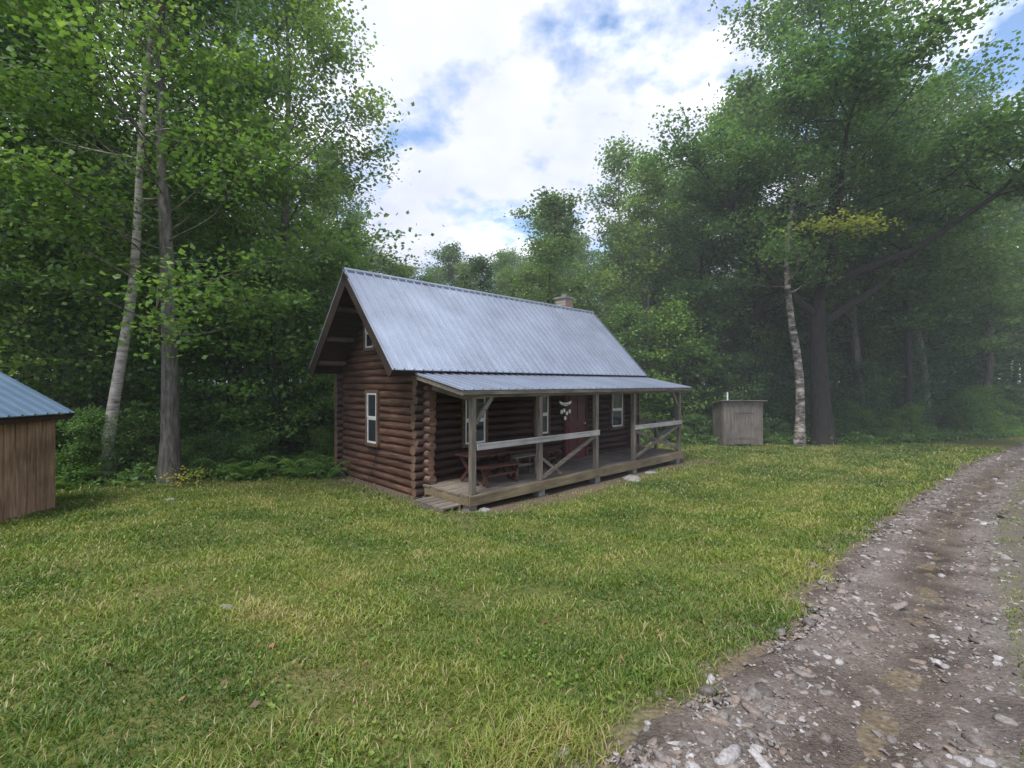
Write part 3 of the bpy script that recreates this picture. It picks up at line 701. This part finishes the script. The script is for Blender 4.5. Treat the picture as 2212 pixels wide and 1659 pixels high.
def table(name,x,y,L,Wd,H,mat,rz=0,cross=True):
    e_=empty(name,W2(x,y,DZ+.003),CA+rz)
    b=B(); k=4
    for i in range(k): b.box(-L/2,L/2,-Wd/2+i*Wd/k+.004,-Wd/2+(i+1)*Wd/k-.004,H-.035,H)
    for sx in (-L/2+.12,L/2-.12):
        if cross:
            b.beam((sx,-Wd/2+.02,0.02),(sx,Wd/2-.05,H-.05),.035,.08); b.beam((sx+.037,Wd/2-.02,0.02),(sx+.037,-Wd/2+.05,H-.05),.035,.08)
        else:
            for sy in (-Wd/2+.05,Wd/2-.05): b.beam((sx,sy,0),(sx,sy,H-.036),.05,.05)
            b.box(sx-.02,sx+.02,-Wd/2+.06,Wd/2-.06,.1,.14)
    b.box(-L/2+.14,L/2-.14,-.03,.03,H*.45,H*.45+.05)
    b.obj('top_and_legs',[mat],e_)
M_tab=wood('table_red_brown',[(.3,(.05,.022,.016)),(.7,(.14,.065,.045))],'X')
table('porch_table',1.2,.95,1.2,.65,.62,M_tab)
table('porch_bench',1.15,.42,1.1,.24,.42,M_tab)
table('porch_bench',2.25,.8,.85,.3,.47,M_grayx,cross=False)
table('porch_bench',3.4,1.0,.7,.32,.45,M_tab,.2)
st=empty('wooden_step',W2(-.28,.75,0.02),CA)
b=B()
for i in range(5): b.box(-.22,.22,-.55+i*.2,-.55+i*.2+.17,.12,.15)
for xx in (-.2,.0,.18): b.box(xx-.02,xx+.02,-.56,.46,-.05,.118)
b.obj('step_boards',[M_grayx],st)
def rock(name,x,y,sx,sy,sz,seed,mat=M_stone):
    r=np.random.default_rng(seed); V=SV*(1+.12*np.sin(SV[:,[0]]*3+seed)+.1*np.sin(SV[:,[1]]*4+seed*2))*np.array([sx,sy,sz])
    o=link(name,npmesh(name,V,SF,[mat],smooth=np.ones(len(SF),bool)),(x,y,float(gh(x,y))+sz*.1),r.uniform(0,3))
w_=W2(5.1,-.38,0); rock('stepping_stone',w_[0],w_[1],.42,.25,.09,1)
w_=W2(.2,-.2,0); rock('rock',w_[0],w_[1],.14,.1,.07,2)
w_=W2(6.3,-.25,0); rock('rock',w_[0],w_[1],.2,.12,.06,3)
rock('rock',-2.6,4.3,.07,.05,.03,4)
rock('rock',-7.3,10.1,.12,.09,.03,5)
b=B(); b.tube([(XL-.12,3.5,DZ+.7),(XL-.13,3.75,.5),(XL-.2,3.9,.05)],[.008]*3,5); b.obj('cable',[M_blk],cab)
# ------------------------------------------------------------------ left shed
sh=empty('storage_shed',(-9.0,9.3,0.0),0)
b=B(); rs=random.Random(3); yv_=0
while yv_>-4.0:
    w_=rs.uniform(.15,.22); d_=rs.uniform(0,.012); b.box(-.03+d_,d_,yv_-w_+.008,yv_,.06+rs.uniform(-.03,.03),1.93); b.box(-.02,.028,yv_-w_-.025,yv_-w_+.025,.08+rs.uniform(-.02,.02),1.925); yv_-=w_
xv=-.035
while xv>-2.9:
    w_=rs.uniform(.15,.22); d_=rs.uniform(0,.01); top_=1.95+(.5 * (min(-xv,2.9+xv)) ); b.box(xv-w_+.008,xv,-.03+d_,d_,.06,top_); b.box(xv-w_+.008,xv,-4.03,-4.0-d_,.06,top_); xv-=w_
b.box(-3.0,-2.97,-4.0,0,.06,1.93)
b.obj('board_walls',[M_board],sh)
b=B(); b.box(-2.9,-.1,-3.9,-.08,.0,1.9); b.obj('wall_core',[M_dark],sh)
b=B(); 
def roof_x(b,x0,z0,x1,z1,y0,y1,rib):
    d=Vector((x1-x0,0,z1-z0)); L=d.length; d.normalize(); n=Vector((-d.z,0,d.x)); n=n if n.z>0 else -n
    M=Matrix(((0,d.x,n.x,x0),(1,0,0,0),(0,d.z,n.z,z0),(0,0,0,1)))
    b.box(y0,y1,0,L,-.02,0,0,M); y=y0+.03
    while y<y1: b.box(y-.018,y+.018,-.003,L,.001,.03,0,M); y+=.2286
roof_x(b,.22,1.93,-1.5,2.86,-4.3,.2,.2); roof_x(b,-3.22,1.93,-1.5,2.86,-4.3,.2,.2)
b.obj('metal_roof',[M_roofb],sh)
b=B(); b.beam((.19,.17,1.87),(-1.5,.17,2.78),.03,.1); b.beam((-3.19,.17,1.87),(-1.5,.17,2.78),.03,.1); b.box(.14,.17,-4.25,.15,1.80,1.90); b.obj('roof_trim',[M_dark],sh)
b=B(); 
for yy in (-.25,-2,-3.8): b.box(-.3,-.05,yy-.1,yy+.1,-.1,.06)
b.obj('foundation_blocks',[M_stone],sh)
# ------------------------------------------------------------------ outhouse
oh=empty('outhouse',(9.28,19.0,-.05),math.radians(-6)); oh.scale=(.95,.95,1.03)
b=B(); rs=random.Random(6); xv=-.8
while xv<.8:
    w_=rs.uniform(.13,.19); w_=min(w_,.8-xv+.001); d_=rs.uniform(0,.012); b.box(xv+.004,xv+w_,-.025-d_,-d_,.08+rs.uniform(0,.04),1.78); xv+=w_
yv_=0
while yv_<1.2:
    w_=.16; 
    for xx in (-.825,.80): b.box(xx,xx+.025,yv_+.004,yv_+w_,.08,1.78-.15*yv_)
    yv_+=w_
b.obj('board_walls',[M_outh],oh)
b=B(); b.box(-.78,.78,.01,1.18,.05,1.6); b.obj('wall_core',[M_dark],oh)
b=B(); b.box(-.36,.42,-.055,-.038,.14,1.66); b.box(-.36,.42,-.07,-.056,.35,.45); b.box(-.36,.42,-.07,-.056,1.35,1.45)
b.box(.33,.38,-.09,-.071,.9,1.0); b.obj('door',[M_outh],oh)
b=B(); b.beam((0,-.18,1.83),(0,1.4,1.64),1.85,.03); b.obj('roof',[M_grayx],oh)
b=B(); b.tube([(-.45,.5,1.6),(-.45,.5,2.15)],[.035,.035],10,0,0); b.obj('vent_pipe',[M_white],oh)
# ------------------------------------------------------------------ scatter volume added to stand in for lens haze
mm,nt,o=newmat('lens_haze_scatter'); vs=N(nt,'ShaderNodeVolumeScatter'); vs.inputs['Color'].default_value=(.94,.98,1,1); vs.inputs['Density'].default_value=.0045; vs.inputs['Anisotropy'].default_value=.1
nt.links.new(vs.outputs[0],o.inputs['Volume'])
b=B(); b.box(-60,60,8.5,75,-1.5,26); b.obj('lens_haze_volume',[mm])
# ------------------------------------------------------------------ world, sun, camera
SE=math.radians(62); SAZ=math.radians(-145)
w=bpy.data.worlds.new('World'); scene.world=w; w.use_nodes=True; nt=w.node_tree; nt.nodes.clear()
out=N(nt,'ShaderNodeOutputWorld'); sky=N(nt,'ShaderNodeTexSky'); sky.sky_type='NISHITA'; sky.sun_disc=False
sky.sun_elevation=SE; sky.sun_rotation=SAZ
skc=mix(nt,1.0,sky.outputs[0],(1.5,1.75,1.9),'MULTIPLY')
bg=N(nt,'ShaderNodeBackground'); bg.inputs[1].default_value=.15; nt.links.new(skc,bg.inputs[0])
tc=N(nt,'ShaderNodeTexCoord'); sp=N(nt,'ShaderNodeSeparateXYZ'); nt.links.new(tc.outputs['Generated'],sp.inputs[0])
mx=N(nt,'ShaderNodeMath',operation='MAXIMUM'); nt.links.new(sp.outputs[2],mx.inputs[0]); mx.inputs[1].default_value=0.0
ad=N(nt,'ShaderNodeMath',operation='ADD'); nt.links.new(mx.outputs[0],ad.inputs[0]); ad.inputs[1].default_value=.35
cb=N(nt,'ShaderNodeCombineXYZ')
for i in (0,1):
    dv=N(nt,'ShaderNodeMath',operation='DIVIDE'); nt.links.new(sp.outputs[i],dv.inputs[0]); nt.links.new(ad.outputs[0],dv.inputs[1]); nt.links.new(dv.outputs[0],cb.inputs[i])
def wn(scale,det,off,rough=.55):
    n=N(nt,'ShaderNodeTexNoise'); n.inputs['Scale'].default_value=scale; n.inputs['Detail'].default_value=det; n.inputs['Roughness'].default_value=rough
    mp=N(nt,'ShaderNodeMapping'); mp.inputs['Location'].default_value=off; nt.links.new(cb.outputs[0],mp.inputs[0]); nt.links.new(mp.outputs[0],n.inputs['Vector']); return n.outputs['Fac']
cm=ramp(nt,wn(3.0,7,(3.2,1.7,0)),[(.40,(0,0,0)),(.51,(1,1,1))])
cc=ramp(nt,wn(2.6,6,(7.1,2.3,2)),[(.3,(.40,.43,.55)),(.5,(.51,.53,.63)),(.65,(.85,.86,.90))])
bg2=N(nt,'ShaderNodeBackground'); bg2.inputs[1].default_value=2.05; nt.links.new(cc,bg2.inputs[0])
msn=N(nt,'ShaderNodeMixShader'); nt.links.new(cm,msn.inputs[0]); nt.links.new(bg.outputs[0],msn.inputs[1]); nt.links.new(bg2.outputs[0],msn.inputs[2])
nt.links.new(msn.outputs[0],out.inputs[0])
L=bpy.data.lights.new('sun','SUN'); L.energy=4.0; L.angle=math.radians(18); L.color=(1,.96,.9)
lo=bpy.data.objects.new('sun',L); scene.collection.objects.link(lo)
sd=Vector((math.sin(SAZ)*math.cos(SE),math.cos(SAZ)*math.cos(SE),math.sin(SE)))
lo.rotation_euler=sd.to_track_quat('Z','Y').to_euler()
cam=bpy.data.cameras.new('camera'); co=bpy.data.objects.new('camera',cam); scene.collection.objects.link(co)
cam.sensor_width=36; cam.lens=36*1020/2212; cam.clip_end=2000; cam.clip_start=.05
co.location=(0,0,EYE); co.rotation_euler=(math.radians(90),0,0)
scene.camera=co
print('forest trees',cnt)
